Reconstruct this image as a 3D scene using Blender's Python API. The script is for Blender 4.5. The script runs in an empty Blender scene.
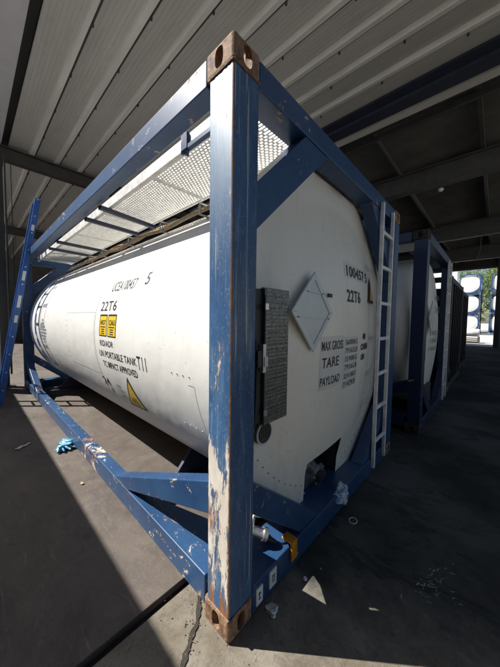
import bpy, bmesh, math, random
from mathutils import Vector, Matrix, Euler
rnd = random.Random(7)
R = math.radians
S = bpy.context.scene
COL = S.collection

# ------------------------------------------------------------------ camera
cam_d = bpy.data.cameras.new('camera'); cam = bpy.data.objects.new('camera', cam_d); COL.objects.link(cam); S.camera = cam
CAM = Vector((-0.7453, -0.8013, 1.4526)); YAW, PITCH, ROLL, FPX = 0.74989, -0.054503, 0.01333, 263.65
f = Vector((math.cos(PITCH)*math.cos(YAW), math.cos(PITCH)*math.sin(YAW), math.sin(PITCH)))
r = f.cross(Vector((0, 0, 1))).normalized(); u = r.cross(f)
r2 = r*math.cos(ROLL) + u*math.sin(ROLL); u2 = -r*math.sin(ROLL) + u*math.cos(ROLL)
cam.matrix_world = Matrix(((r2.x, u2.x, -f.x, CAM.x), (r2.y, u2.y, -f.y, CAM.y), (r2.z, u2.z, -f.z, CAM.z), (0, 0, 0, 1)))
cam_d.sensor_fit = 'HORIZONTAL'; cam_d.sensor_width = 36; cam_d.lens = 36*FPX/500
cam_d.clip_start = 0.02; cam_d.clip_end = 900

# ------------------------------------------------------------------ light
SUN = Vector((0.56, -0.70, -1.0)).normalized()          # travel direction of the light
w = bpy.data.worlds.new('World'); S.world = w; w.use_nodes = True
nt = w.node_tree; sky = nt.nodes.new('ShaderNodeTexSky'); sky.sky_type = 'NISHITA'; sky.sun_disc = False
elev = math.asin(-SUN.z); sky.sun_elevation = elev
sky.sun_rotation = math.atan2(-SUN.x, -SUN.y)
bg = nt.nodes['Background']; bg.inputs['Strength'].default_value = 0.05
nt.links.new(sky.outputs[0], bg.inputs[0])
sd = bpy.data.lights.new('sun', 'SUN'); sd.energy = 5.0; sd.angle = R(0.4); sd.color = (1, 0.955, 0.88)
so = bpy.data.objects.new('sun', sd); COL.objects.link(so); so.rotation_euler = SUN.to_track_quat('-Z', 'Y').to_euler(); so.location = (-3, 4, 9)
S.view_settings.view_transform = 'Standard'; S.view_settings.look = 'None'; S.view_settings.gamma = 1
S.view_settings.exposure = 0.9
S.cycles.max_bounces = 10; S.cycles.diffuse_bounces = 7; S.cycles.glossy_bounces = 4

# ------------------------------------------------------------------ helpers
class MB:
    def __init__(s): s.v = []; s.f = []; s.sm = []
    def add(s, vs, fs, smooth=False):
        n = len(s.v); s.v += [tuple(v) for v in vs]; s.f += [tuple(i+n for i in q) for q in fs]; s.sm += [smooth]*len(fs)
        return s
    def box(s, x0, x1, y0, y1, z0, z1):
        return s.add([(x0,y0,z0),(x1,y0,z0),(x1,y1,z0),(x0,y1,z0),(x0,y0,z1),(x1,y0,z1),(x1,y1,z1),(x0,y1,z1)],
              [(0,3,2,1),(4,5,6,7),(0,1,5,4),(1,2,6,5),(2,3,7,6),(3,0,4,7)])
    def bar(s, a, b, wd, ht, up=(0,0,1)):
        a = Vector(a); b = Vector(b); d = (b-a).normalized(); up = Vector(up)
        sx = d.cross(up).normalized()*wd/2; sz = sx.cross(d).normalized()*ht/2
        c = [p+i*sx+j*sz for p in (a, b) for i, j in ((-1,-1),(1,-1),(1,1),(-1,1))]
        return s.add(c, [(3,2,1,0),(4,5,6,7),(0,1,5,4),(1,2,6,5),(2,3,7,6),(3,0,4,7)])
    def tube(s, pts, rad, n=10, cap=True):
        pts = [Vector(p) for p in pts]; rs = rad if isinstance(rad, (list, tuple)) else [rad]*len(pts)
        d0 = (pts[1]-pts[0]).normalized(); ref = Vector((0,0,1)) if abs(d0.z) < .9 else Vector((1,0,0))
        vs = []; m = len(pts)
        for i, p in enumerate(pts):
            d = (pts[min(i+1,m-1)]-pts[max(i-1,0)]).normalized(); a = d.cross(ref).normalized(); b = a.cross(d)
            for k in range(n):
                t = 2*math.pi*k/n; vs.append(p+rs[i]*(math.cos(t)*a+math.sin(t)*b))
        fs = [(i*n+k, i*n+(k+1)%n, (i+1)*n+(k+1)%n, (i+1)*n+k) for i in range(m-1) for k in range(n)]
        s.add(vs, fs, True)
        if cap: s.add(vs[:n], [tuple(range(n-1,-1,-1))]); s.add(vs[-n:], [tuple(range(n))])
        return s
    def prism(s, poly, d):      # poly: 3D points planar, d: extrusion vector
        n = len(poly); d = Vector(d); vs = [Vector(p) for p in poly]; vs += [p+d for p in vs]
        return s.add(vs, [tuple(range(n-1,-1,-1)), tuple(range(n,2*n))]+[(i,(i+1)%n,n+(i+1)%n,n+i) for i in range(n)])
    def build(s, name, mat, parent=None, bevel=0, shift=(0,0,0), seg=2, loc=None):
        me = bpy.data.meshes.new(name); me.from_pydata([(v[0]+shift[0], v[1]+shift[1], v[2]+shift[2]) for v in s.v], [], s.f)
        me.polygons.foreach_set('use_smooth', s.sm); me.materials.append(mat)
        bm = bmesh.new(); bm.from_mesh(me); bmesh.ops.recalc_face_normals(bm, faces=bm.faces); bm.to_mesh(me); bm.free(); me.update()
        o = bpy.data.objects.new(name, me); COL.objects.link(o)
        if parent: o.parent = parent
        if loc: o.location = loc
        if bevel:
            m = o.modifiers.new('bevel', 'BEVEL'); m.width = bevel; m.segments = seg; m.limit_method = 'ANGLE'; m.angle_limit = R(40)
        return o

def tag(o, label=None, cat=None, group=None, kind=None):
    if label: o['label'] = label
    if cat: o['category'] = cat
    if group: o['group'] = group
    if kind: o['kind'] = kind
    return o
def empty(name, loc, rz=0):
    o = bpy.data.objects.new(name, None); COL.objects.link(o); o.location = loc; o.rotation_euler = (0,0,rz); o.empty_display_size = .2
    return o
def copy_tree(o, parent=None):
    c = o.copy(); COL.objects.link(c); c.parent = parent
    for ch in list(o.children): copy_tree(ch, c)
    return c

# ------------------------------------------------------------------ materials
class N:
    def __init__(s, name):
        s.m = bpy.data.materials.new(name); s.m.use_nodes = True; s.t = s.m.node_tree; s.b = s.t.nodes['Principled BSDF']
        s.tc = s.t.nodes.new('ShaderNodeTexCoord')
    def n(s, ty, ins=None, **kw):
        nd = s.t.nodes.new(ty)
        for k, v in kw.items(): setattr(nd, k, v)
        for k, v in (ins or {}).items():
            if isinstance(v, bpy.types.NodeSocket): s.t.links.new(v, nd.inputs[k])
            else: nd.inputs[k].default_value = v
        return nd
    def coord(s, scale=(1,1,1), out='Object', rot=(0,0,0)):
        return s.n('ShaderNodeMapping', {'Vector': s.tc.outputs[out], 'Scale': scale, 'Rotation': rot}).outputs[0]
    def noise(s, scale=5, sc=(1,1,1), detail=5, rough=.6, dist=0, rot=(0,0,0)):
        return s.n('ShaderNodeTexNoise', {'Vector': s.coord(sc, rot=rot), 'Scale': scale, 'Detail': detail, 'Roughness': rough, 'Distortion': dist}).outputs['Fac']
    def ramp(s, fac, stops, interp='LINEAR'):
        nd = s.n('ShaderNodeValToRGB', {'Fac': fac}); cr = nd.color_ramp; cr.interpolation = interp
        while len(cr.elements) < len(stops): cr.elements.new(.5)
        for e, (p, c) in zip(cr.elements, stops):
            e.position = p; e.color = (c, c, c, 1) if isinstance(c, (int, float)) else (*c, 1)
        return nd.outputs[0]
    def mix(s, fac, a, b, mode='MIX'):
        nd = s.n('ShaderNodeMix', None, data_type='RGBA', blend_type=mode)
        for k, v in ((0, fac), (6, a), (7, b)):
            if isinstance(v, bpy.types.NodeSocket): s.t.links.new(v, nd.inputs[k])
            else: nd.inputs[k].default_value = v if k == 0 else (*v, 1)
        return nd.outputs[2]
    def math(s, op, a, b=0., c=None, clamp=False):
        nd = s.n('ShaderNodeMath', None, operation=op, use_clamp=clamp)
        for k, v in enumerate((a, b) if c is None else (a, b, c)):
            if isinstance(v, bpy.types.NodeSocket): s.t.links.new(v, nd.inputs[k])
            else: nd.inputs[k].default_value = v
        return nd.outputs[0]
    def xyz(s):
        nd = s.n('ShaderNodeSeparateXYZ', {'Vector': s.tc.outputs['Object']}); return nd.outputs
    def bump(s, h, strength=.3, dist=.01):
        s.t.links.new(s.n('ShaderNodeBump', {'Height': h, 'Strength': strength, 'Distance': dist}).outputs[0], s.b.inputs['Normal'])
    def out(s, col=None, rough=None, metal=None, spec=None):
        for k, v in (('Base Color', col), ('Roughness', rough), ('Metallic', metal), ('Specular IOR Level', spec)):
            if v is None: continue
            if isinstance(v, bpy.types.NodeSocket): s.t.links.new(v, s.b.inputs[k])
            else: s.b.inputs[k].default_value = (*v, 1) if isinstance(v, tuple) else v
        return s.m

def plain(name, col, rough=.5, metal=0, var=.25, scale=6, bump=0, sc=(1,1,1)):
    n = N(name); f = n.noise(scale, sc)
    c = n.mix(n.ramp(f, [(.3, 0.), (.7, 1.)]), tuple(x*(1-var) for x in col), tuple(min(1, x*(1+var*.6)) for x in col))
    if bump: n.bump(n.noise(scale*8, sc), bump, .004)
    return n.out(c, n.ramp(f, [(.2, max(0, rough-.1)), (.8, min(1, rough+.12))]), metal)

BLUE = (.015, .050, .132); NAVY = (.009, .02, .055); RUST = (.16, .06, .022); BARE = (.62, .58, .5)
def blue_paint(name, *a, scrape=False, **k): return _blue(name, scrape, *a, **k)
def _blue(name, scrape, base=BLUE, chips=.12, streak=(1,1,1), rust=.5, rough=.38, fade=(.042,.11,.23)):
    n = N(name); lay = n.noise(3, (1,1,1), 6)
    c = n.mix(n.ramp(lay, [(.35, 0.), (.75, .55)]), base, fade)
    dirt = n.noise(22, streak, 8, .7)
    c = n.mix(n.ramp(dirt, [(.5, 0.), (.8, .45)]), c, tuple(x*.45 for x in base))
    cn = n.math('ADD', n.math('MULTIPLY', n.noise(9, streak, 9, .72, .5), .72), n.math('MULTIPLY', n.noise(75, streak, 6, .7), .28)); th = 1-chips; cn = n.math('MULTIPLY_ADD', cn, 1.12, -.06)
    c = n.mix(n.ramp(n.noise(140, (1,1,1), 4, .7), [(.6, 0.), (.72, .35)]), c, (.10,.12,.16))
    if scrape:
        yy = n.math('DIVIDE', n.math('ADD', n.xyz()[1], 3.029), 6.058); zz = n.xyz()[2]
        add = n.ramp(yy, [(.0, .02), (.085, .015), (.16, .0), (.27, .0), (.30, .085), (.36, .10), (.39, .0)])
        cn = n.math('ADD', cn, add)
    m = n.ramp(cn, [(th*.5+.17, 0.), (th*.5+.185, 1.)], 'LINEAR')
    m2 = n.ramp(cn, [(th*.5+.15, 0.), (th*.5+.19, 1.)])
    kind = n.ramp(n.noise(4, (1,1,1), 3), [(rust-.06, 0.), (rust+.06, 1.)])
    chipc = n.mix(kind, n.mix(n.noise(40), RUST, (.30,.13,.05)), BARE)
    c = n.mix(n.math('MULTIPLY', m2, .8), c, n.mix(.5, c, RUST))
    c = n.mix(m, c, chipc)
    n.bump(n.math('SUBTRACT', n.math('MULTIPLY', lay, .6), m), .35, .003)
    return n.out(c, n.math('ADD', n.math('MULTIPLY', m2, .4), rough), 0)
M = {}
M['blue'] = blue_paint('blue_paint', chips=.12, streak=(1.5,1.2,1.5))
M['blue_rail'] = blue_paint('blue_paint_rail', scrape=True, chips=.15, streak=(1.8,1.3,1.8))
M['blue_sill'] = blue_paint('blue_paint_sill', chips=.10, streak=(1.5,1.5,1.5))
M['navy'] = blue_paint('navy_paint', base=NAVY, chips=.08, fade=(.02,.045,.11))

def worn_post(name):
    """post paint: chipped to white primer on its lower outer face, faded at its top, rusty along the outer edge"""
    n = N(name); x, y, z = n.xyz()
    X = n.math('ADD', x, 1.219); Y = n.math('ADD', y, 3.029)
    lay = n.noise(3, (1,1,.35), 6)
    c = n.mix(n.ramp(lay, [(.3, 0.), (.75, .7)]), BLUE, (.085,.2,.38))
    st = n.noise(16, (1,1,.11), 9, .8, .8)
    c = n.mix(n.ramp(st, [(.45, 0.), (.75, .5)]), c, (.02,.05,.15))
    c = n.mix(n.ramp(n.noise(30, (1,1,.09), 9, .8, .6), [(.52, 0.), (.66, .5)]), c, (.2,.34,.5))
    c = n.mix(n.ramp(n.noise(7, (1,1,.6), 9, .8, 1.), [(.5, 0.), (.62, .5)]), c, (.022,.055,.15))
    c = n.mix(n.ramp(n.noise(120, (1,1,.5), 4, .7), [(.6, 0.), (.68, .6)]), c, (.3,.36,.42))
    c = n.mix(n.ramp(n.noise(60, (1,1,.02), 4, .6), [(.64, 0.), (.66, .8)]), c, (.4,.42,.42))
    face = n.ramp(X, [(.0, 1.), (.004, 0.)], 'LINEAR')               # 1 on the outer side face
    # top fade with rust runs
    tf = n.math('MULTIPLY', n.ramp(n.math('DIVIDE', z, 2.6), [(.62, 0.), (.9, .75)]), face)
    c = n.mix(n.math('MULTIPLY', tf, n.ramp(st, [(.35, .35), (.6, 1.)])), c, (.27,.35,.43))
    run = n.ramp(n.noise(28, (1,1,.10), 8, .75), [(.60, 0.), (.66, 1.)])
    c = n.mix(n.math('MULTIPLY', run, n.math('MULTIPLY', tf, 1.1)), c, (.36,.2,.1))
    # chips
    ch = n.math('ADD', n.math('MULTIPLY', n.noise(11, (1,1,.24), 10, .76, .6), .70), n.math('MULTIPLY', n.noise(70, (1,1,.3), 7, .75), .30)); ch = n.math('MULTIPLY_ADD', ch, 1.15, -.07)
    low = n.ramp(n.math('DIVIDE', z, 2.6), [(.0, .17), (.09, .16), (.17, .24), (.28, .24), (.36, .15), (.5, .11), (.72, .05)])
    low = n.math('MULTIPLY', low, n.math('MULTIPLY_ADD', face, .8, .2))
    v = n.math('ADD', ch, low)
    m = n.ramp(v, [(.685, 0.), (.70, 1.)])
    rim = n.ramp(v, [(.645, 0.), (.69, 1.)])
    c = n.mix(n.math('MULTIPLY', rim, .55), c, (.25,.16,.1))
    kind = n.ramp(n.math('ADD', n.noise(7, (1,1,.3), 5), n.ramp(n.math('DIVIDE', z, 2.6), [(0., -.0), (.07, .0), (.12, .12), (.5, .15)])), [(.50, 0.), (.58, 1.)])
    chipc = n.mix(kind, n.mix(n.noise(60), RUST, (.34,.15,.06)), n.mix(n.noise(30, (1,1,.3)), (.42,.36,.28), (.75,.73,.68)))
    c = n.mix(m, c, chipc)
    # rusty outer edge
    ed = n.math('SUBTRACT', n.math('MAXIMUM', X, Y), n.math('MULTIPLY', n.noise(14, (1,1,.5), 8, .8), .034))
    e = n.ramp(n.math('ADD', ed, .5), [(.487, 1.), (.491, 0.)])
    c = n.mix(e, c, n.mix(n.noise(50), (.10,.045,.02), (.36,.2,.1)))
    n.bump(n.math('SUBTRACT', n.math('MULTIPLY', st, .5), m), .5, .003)
    return n.out(c, n.math('MULTIPLY_ADD', rim, .4, .36), 0)
M['post_worn'] = worn_post('worn_post_paint')
n = N('rusty_casting'); a = n.noise(14, (1,1,1), 9, .75); b = n.noise(55, (1,1,1), 6, .7)
c = n.mix(n.ramp(a, [(.35, 0.), (.65, 1.)]), (.085,.04,.02), (.33,.19,.11)); c = n.mix(n.ramp(b, [(.5, 0.), (.7, .6)]), c, (.5,.4,.3))
c = n.mix(n.ramp(n.noise(8, (1,1,1), 7, .7), [(.62, 0.), (.65, 1.)]), c, BLUE)
n.bump(n.math('ADD', a, n.math('MULTIPLY', b, .5)), .8, .006); M['rust'] = n.out(c, .8, 0)

def tank_white(name, col=(.8,.8,.785), dirt=.3):
    n = N(name); x, y, z = n.xyz()
    d1 = n.noise(2.2, (1,1,.5), 8, .7); d2 = n.noise(18, (1,.25,1), 7, .7)
    c = n.mix(n.ramp(d1, [(.45, 0.), (.85, dirt)]), col, (.55,.52,.46))
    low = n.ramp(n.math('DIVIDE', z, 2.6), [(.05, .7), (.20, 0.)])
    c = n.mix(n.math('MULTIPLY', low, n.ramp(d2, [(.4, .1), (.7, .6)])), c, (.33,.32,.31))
    c = n.mix(n.ramp(n.noise(9, (1,1.6,.16), 8, .75), [(.54, 0.), (.75, .38)]), c, (.50,.47,.41))
    c = n.mix(n.ramp(n.noise(5, (1,1,1), 9, .8, 1.2), [(.60, 0.), (.64, .22), (.68, 0.)]), c, (.4,.38,.35))
    c = n.mix(n.ramp(n.noise(70, (1,1,1), 3, .5), [(.70, 0.), (.74, .8)]), c, (.2,.17,.14))
    n.bump(n.math('ADD', n.noise(1.3, (1,1,1), 3), n.math('MULTIPLY', n.noise(7, (1,1,1), 3), .12)), .4, .035)
    return n.out(c, n.ramp(d2, [(.3, .26), (.8, .45)]), 0)
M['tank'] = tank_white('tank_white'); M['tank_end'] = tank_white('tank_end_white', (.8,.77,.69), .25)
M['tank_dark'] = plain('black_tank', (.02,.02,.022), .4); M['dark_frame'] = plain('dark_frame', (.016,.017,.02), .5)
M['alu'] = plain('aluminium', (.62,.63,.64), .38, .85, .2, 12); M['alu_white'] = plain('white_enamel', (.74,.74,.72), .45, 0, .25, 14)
M['grating'] = plain('serrated_grating', (.88,.87,.83), .5, 0, .2, 20)
M['steel_dark'] = plain('dark_steel', (.045,.045,.05), .55, .3); M['black'] = plain('black_rubber', (.012,.012,.012), .6)
M['ink'] = plain('black_lettering', (.018,.018,.02), .5, 0, .3, 30); M['ink_grey'] = plain('grey_lettering', (.23,.24,.27), .5)
M['yellow'] = plain('yellow_label', (.75,.52,.02), .45, 0, .1); M['orange'] = plain('orange_plastic', (.62,.25,.02), .5, 0, .3)
M['label'] = plain('white_label', (.72,.73,.74), .4, 0, .1); M['stripe_blue'] = plain('blue_stripe', (.04,.12,.42), .4)
M['seam'] = plain('seam_grey', (.42,.42,.42), .5)
M['silver'] = plain('silver_foil', (.75,.75,.76), .28, .9, .2, 30, .5)
M['hose'] = plain('tan_conduit', (.72,.54,.34), .6, 0, .3, 20); M['strut'] = plain('navy_strut', (.012,.02,.06), .45)
M['placard'] = plain('grey_placard', (.56,.6,.61), .4, .2, .15, 5)
n = N('data_plate'); a = n.noise(40, (1,1,3), 6, .8); l = n.n('ShaderNodeTexWave', {'Vector': n.coord((1,1,1)), 'Scale': 16., 'Distortion': 2.5, 'Detail': 3., 'Detail Scale': 6.}, bands_direction='Z').outputs['Fac']
c = n.mix(n.ramp(a, [(.4, 0.), (.65, 1.)]), (.10,.10,.095), (.21,.21,.195)); c = n.mix(n.math('MULTIPLY', n.ramp(l, [(.62, 0.), (.8, 1.)]), n.ramp(n.noise(60, (1,1,.3), 4), [(.5, 0.), (.56, .6)])), c, (.32,.32,.3))
n.bump(l, .3, .002); M['plate'] = n.out(c, .42, .6)

# ground materials
def ground_mats():
    n = N('asphalt'); f1 = n.noise(160, (1,1,1), 5, .8); f2 = n.noise(.8, (1,1,1), 7, .65); f3 = n.noise(5, (1,1,1), 6, .7)
    c = n.mix(n.ramp(f1, [(.35, 0.), (.7, 1.)]), (.024,.025,.022), (.075,.075,.068))
    c = n.mix(n.ramp(f2, [(.44, 0.), (.62, .7)]), c, (.14,.138,.125))
    vo = n.n('ShaderNodeTexVoronoi', {'Vector': n.coord(), 'Scale': 150.}).outputs['Distance']; c = n.mix(n.ramp(vo, [(.10, .55), (.22, 0.)]), c, (.24,.235,.22))
    c = n.mix(n.ramp(n.noise(1.7, (1,.5,1), 9, .8, 1.2), [(.54, 0.), (.6, .5)]), c, (.018,.018,.017))
    c = n.mix(n.ramp(f3, [(.62, 0.), (.75, .5)]), c, (.03,.03,.03))
    c_asph = c; h_asph = f1; X_, Y_, Z_ = n.xyz()
    edge = n.math('ADD', n.math('MULTIPLY_ADD', Y_, .35, X_), n.math('MULTIPLY_ADD', n.noise(2.5, (1,1,1), 9, .75), 1.1, -.55))
    ap = n.ramp(n.math('ADD', n.math('MULTIPLY', edge, .5), .3), [(.44, 1.), (.62, 0.)])
    concrete(n)
    c = n.mix(ap, c_asph, n.cc); n.bump(n.math('ADD', n.math('MULTIPLY', ap, n.ch), f1), .8, .009); M['asphalt'] = n.out(c, .92, 0, .2)
    n = N('rough_concrete'); concrete(n); n.bump(n.ch, .9, .012); M['concrete'] = n.out(n.cc, .92, 0, .2)
    n = None
def concrete(n):
    if 1:  f1 = n.noise(90, (1,1,1), 8, .8); f2 = n.noise(3.2, (1,1,1), 9, .72, .6); f3 = n.noise(22, (1,1,1), 7, .75)
    c = n.mix(n.ramp(f2, [(.35, 0.), (.68, 1.)]), (.16,.135,.10), (.34,.31,.26))
    c = n.mix(n.ramp(f3, [(.54, 0.), (.66, .65)]), c, (.10,.085,.065)); c = n.mix(n.ramp(f1, [(.55, 0.), (.72, .6)]), c, (.46,.43,.38)); c = n.mix(n.ramp(n.noise(1.9, (1,1,1), 8, .7, 1.), [(.52, 0.), (.6, .55)]), c, (.12,.10,.08))
    vo = n.n('ShaderNodeTexVoronoi', {'Vector': n.coord(), 'Scale': 46.}).outputs['Distance']
    c = n.mix(n.ramp(vo, [(.06, .8), (.14, 0.)]), c, (.1,.09,.08))
    n.cc = c; n.ch = n.math('ADD', f3, n.math('MULTIPLY', f1, .5))
def slab_mat():
    n = N('smooth_slab'); f1 = n.noise(120, (1,1,1), 6, .75); f2 = n.noise(1.5, (1,1,1), 9, .7, .8); f3 = n.noise(9, (1,.5,1), 8, .72)
    c = n.mix(n.ramp(f2, [(.35, 0.), (.7, 1.)]), (.076,.060,.050), (.140,.118,.103))
    c = n.mix(n.ramp(f3, [(.52, 0.), (.66, .7)]), c, (.075,.066,.062)); c = n.mix(n.ramp(f1, [(.56, 0.), (.72, .5)]), c, (.32,.30,.28))
    c = n.mix(n.ramp(n.noise(260, (1,1,1), 3, .6), [(.6, 0.), (.68, .5)]), c, (.05,.045,.04)); c = n.mix(n.ramp(n.noise(4.5, (1,1,1), 9, .8, 1.5), [(.60, 0.), (.62, .35), (.66, 0.)]), c, (.06,.055,.05))
    sc = n.noise(30, (1,.04,1), 6, .7, 0, (0,0,.5)); c = n.mix(n.ramp(sc, [(.66, 0.), (.7, .35)]), c, (.36,.34,.32))
    n.bump(n.math('ADD', n.math('MULTIPLY', f3, .5), n.math('MULTIPLY', f1, .4)), .4, .004); 
    c = n.mix(n.ramp(n.noise(.9, (1,.45,1), 9, .78, 1.6), [(.50, 0.), (.60, .6)]), c, (.05,.042,.037))
    c = n.mix(n.ramp(n.noise(2.6, (1,1,1), 9, .8, .4), [(.60, 0.), (.64, .7)]), c, (.04,.034,.03))
    c = n.mix(n.ramp(n.noise(13, (1.6,.15,1), 6, .75, .3, (0,0,.25)), [(.62, 0.), (.68, .4)]), c, (.25,.23,.21))
    M['slab'] = n.out(c, n.ramp(f2, [(.3, .55), (.8, .85)]), 0, .35)
ground_mats(); slab_mat()
M['rust_dark'] = plain('dark_rust', (.045,.03,.025), .8, 0, .4, 12)
M['yard'] = plain('yard_concrete', (.54,.52,.48), .9, 0, .25, 1.2, .3)

# ------------------------------------------------------------------ setting: ground
g = MB().add([(-400,-400,-.03),(400,-400,-.03),(400,400,-.03),(-400,400,-.03)], [(0,1,2,3)]).build('ground', M['yard']); tag(g, kind='structure')
# rough concrete apron under the near corner
tag(MB().box(-9, 20.5, -14, .36, -.12, -.0).build('asphalt_floor', M['asphalt']), kind='structure')
tag(MB().box(-4.5, 2.9, .402, 20, -.12, .012).build('concrete_slab', M['slab'], bevel=.004), kind='structure')
tag(MB().box(2.904, 20.5, .3605, 20, -.12, -.0).build('floor', M['asphalt']), kind='structure')
tag(MB().box(-4.5, 2.9, .3605, .4015, -.028, -.024).build('ground_joint', plain('joint_dirt', (.012,.011,.01), .95, 0, .5, 40)), kind='structure')
# broken joint in the concrete
mb = MB(); P0 = Vector((.07,.30)); P1 = Vector((-.42,-.16)); pts = []
for i in range(41):
    t = i/40; p = P0.lerp(P1, t); nrm = Vector((.68,-.73)); o_ = .014*math.sin(t*9)+rnd.uniform(-.005,.005); pts.append((p+nrm*o_, .004+.007*abs(math.sin(t*23+1))+rnd.uniform(0,.004)))
nrm = Vector((.68,-.73))
for (a, wa), (b, wb) in zip(pts[:-1], pts[1:]):
    q = [a-nrm*wa, a+nrm*wa, b+nrm*wb, b-nrm*wb]; mb.add([(v.x, v.y, .0055) for v in q], [(0,1,2,3)])
tag(mb.build('ground_crack', plain('crack_dirt', (.035,.03,.025), .95, 0, .4, 60)), kind='structure')
mb = MB()
for i in range(260):
    t = rnd.random(); p = P0.lerp(P1, t)+nrm*rnd.gauss(0, .02 if rnd.random() < .7 else .12); s_ = rnd.uniform(.001, .0045)
    e = Euler((rnd.random()*3, rnd.random()*3, rnd.random()*3)).to_matrix()
    mb.add([Vector((p.x, p.y, .004))+e@Vector(v)*s_ for v in ((1,0,0),(-1,.2,0),(0,1,.1),(0,-.9,0),(0,0,.8),(0,.1,-.7))], [(0,2,4),(2,1,4),(1,3,4),(3,0,4),(2,0,5),(1,2,5),(3,1,5),(0,3,5)])
tag(mb.build('gravel', M['concrete']), kind='stuff', label='loose grit along the cracked concrete joint', cat='gravel')
# chalky scuffs on the asphalt
mb = MB(); cxy = Vector((.98,-.62))
for i in range(46):
    a = Vector((rnd.gauss(0,.09), rnd.gauss(0,.035))); a = cxy+Matrix.Rotation(-.35, 2)@a; L = rnd.uniform(.004,.022); an = rnd.gauss(-.6, .5)
    d = Vector((math.cos(an), math.sin(an)))*L; q = Vector((-d.y, d.x)).normalized()*rnd.uniform(.001,.0045)
    mb.add([(*(a-d-q*.3), .003),(*(a+q), .003),(*(a+d+q*.3), .003),(*(a-q), .003)], [(0,1,2,3)])
tag(mb.build('chalk_scuff', plain('chalk', (.34,.34,.33), .9, 0, .4, 40)), kind='structure')

# ------------------------------------------------------------------ setting: shed
ZC = 4.8
def deck_mat(name, col, lines=True):
    n = N(name); st = n.noise(3, (1,.12,1), 7, .7); d = n.noise(9, (1,.3,1), 8, .75)
    c = n.mix(n.ramp(st, [(.35, 0.), (.75, 1.)]), tuple(x*.78 for x in col), col); c = n.mix(n.ramp(d, [(.55, 0.), (.72, .4)]), c, tuple(x*.5 for x in col))
    wv = n.n('ShaderNodeTexWave', {'Vector': n.coord((1,1,1)), 'Scale': 6.6, 'Distortion': 0.}, bands_direction='X').outputs['Fac']
    h = n.ramp(wv, [(.90, 0.), (.98, 1.)]); n.bump(h, .5, .006)
    return n.out(n.mix(n.math('MULTIPLY', h, .18), c, tuple(x*.6 for x in col)), .6, 0)
M['deck'] = deck_mat('roof_deck', (.7,.68,.64)); M['rib'] = plain('deck_rib', (.8,.78,.74), .5, 0, .2, 4, 0, (1,.2,1))
M['shed_dark'] = plain('dark_shed_steel', (.05,.048,.046), .6, 0, .3, 3); M['shed_blue'] = plain('shed_blue_steel', (.035,.045,.075), .55)
M['shed_beam'] = plain('shed_grey_steel', (.10,.10,.105), .6); M['corr'] = plain('dark_sheeting', (.16,.155,.14), .7, 0, .3, 2)
M['soffit'] = plain('grey_soffit', (.6,.585,.61), .6, 0, .12, 2)
roof = empty('shed_roof', (2, 8, 0)); tag(roof, 'ribbed metal roof deck of the open shed above the tanks', 'roof'); RS = (-2, -8, 0)
Y0, Y1 = -3.3, 20
MB().box(-.08, 4.27, Y0, Y1, ZC+.03, ZC+.06).build('deck_sheet', M['deck'], roof, shift=RS)
MB().box(-.17, -.06, Y0, Y1, ZC+.062, ZC+.14).box(-.19, -.17, Y0, Y1, ZC-.03, ZC+.14).build('gutter', M['black'], roof, shift=RS)
MB().box(-.41, -.192, Y0, Y1, ZC-.03, ZC+.06).build('eave_soffit', M['soffit'], roof, shift=RS)
ribs = [.29,.71,1.14,1.60,2.05,2.47,2.86,3.26,4.22]; bolts = MB()
for k, x in enumerate(ribs):
    mb = MB(); wt, wb, h = .05, .027, .055
    mb.prism([(x-wt, Y0, ZC+.03),(x-wb, Y0, ZC+.03-h),(x+wb, Y0, ZC+.03-h),(x+wt*.7, Y0, ZC+.03)], (0, Y1-Y0, 0))
    mb.build('rib', M['rib'], roof, shift=RS)
    mb2 = MB().box(x+wt*.7, x+wt*.7+.022, Y0, Y1, ZC-.002, ZC+.03)
    y = -1 + .37*k % 1
    while y < 16:
        mb2.tube([(x+.045, y, ZC-.045), (x+.045, y, ZC+.02)], .014, 6); y += .93
    mb2.build('seam_strip', M['shed_dark'], roof, shift=RS)
MB().box(3.62, 4.0, Y0, Y1, ZC-.01, ZC+.028).box(3.78, 4.0, Y0, Y1, ZC-.06, ZC-.012).build('valley_beam', M['shed_blue'], roof, shift=RS)
for yb in (6.35, 12.5):
    mb = MB().box(-.3, 4.6, yb, yb+.16, 4.50, 4.53).box(-.3, 4.6, yb+.07, yb+.09, 4.53, 4.74).box(-.3, 4.6, yb, yb+.16, 4.74, 4.765)
    mb.build('cross_beam', M['shed_dark'], roof, shift=RS)
mb = MB()     # corrugated sheeting of the inner bay
x = 4.3; z0 = 5.16; vs = []; k = 0
while x < 19.8:
    vs.append((x, z0+(.026 if k % 2 else -.026))); x += .055; k += 1
V = [(a, Y0, b) for a, b in vs]+[(a, Y1, b) for a, b in vs]; m_ = len(vs)
mb.add(V, [(i, i+1, m_+i+1, m_+i) for i in range(m_-1)])
mb.box(4.3, 19.8, Y0, Y1, z0+.03, z0+.05).build('inner_sheeting', M['corr'], roof, shift=RS)
MB().box(4.27, 4.30, Y0, Y1, ZC-.02, z0+.04).build('deck_fascia', M['shed_dark'], roof, shift=RS)
for yp in (-2.0, -.47, 1.09, 2.65, 4.2, 5.8, 7.4, 9.0, 10.6, 12.2):
    MB().box(4.3, 19.7, yp, yp+.06, 5.0, 5.13).build('purlin', M['shed_beam'], roof, shift=RS)
MB().box(4.70, 4.76, Y0, Y1, 4.90, 4.98).build('tie_rail', M['shed_beam'], roof, shift=RS)
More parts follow.
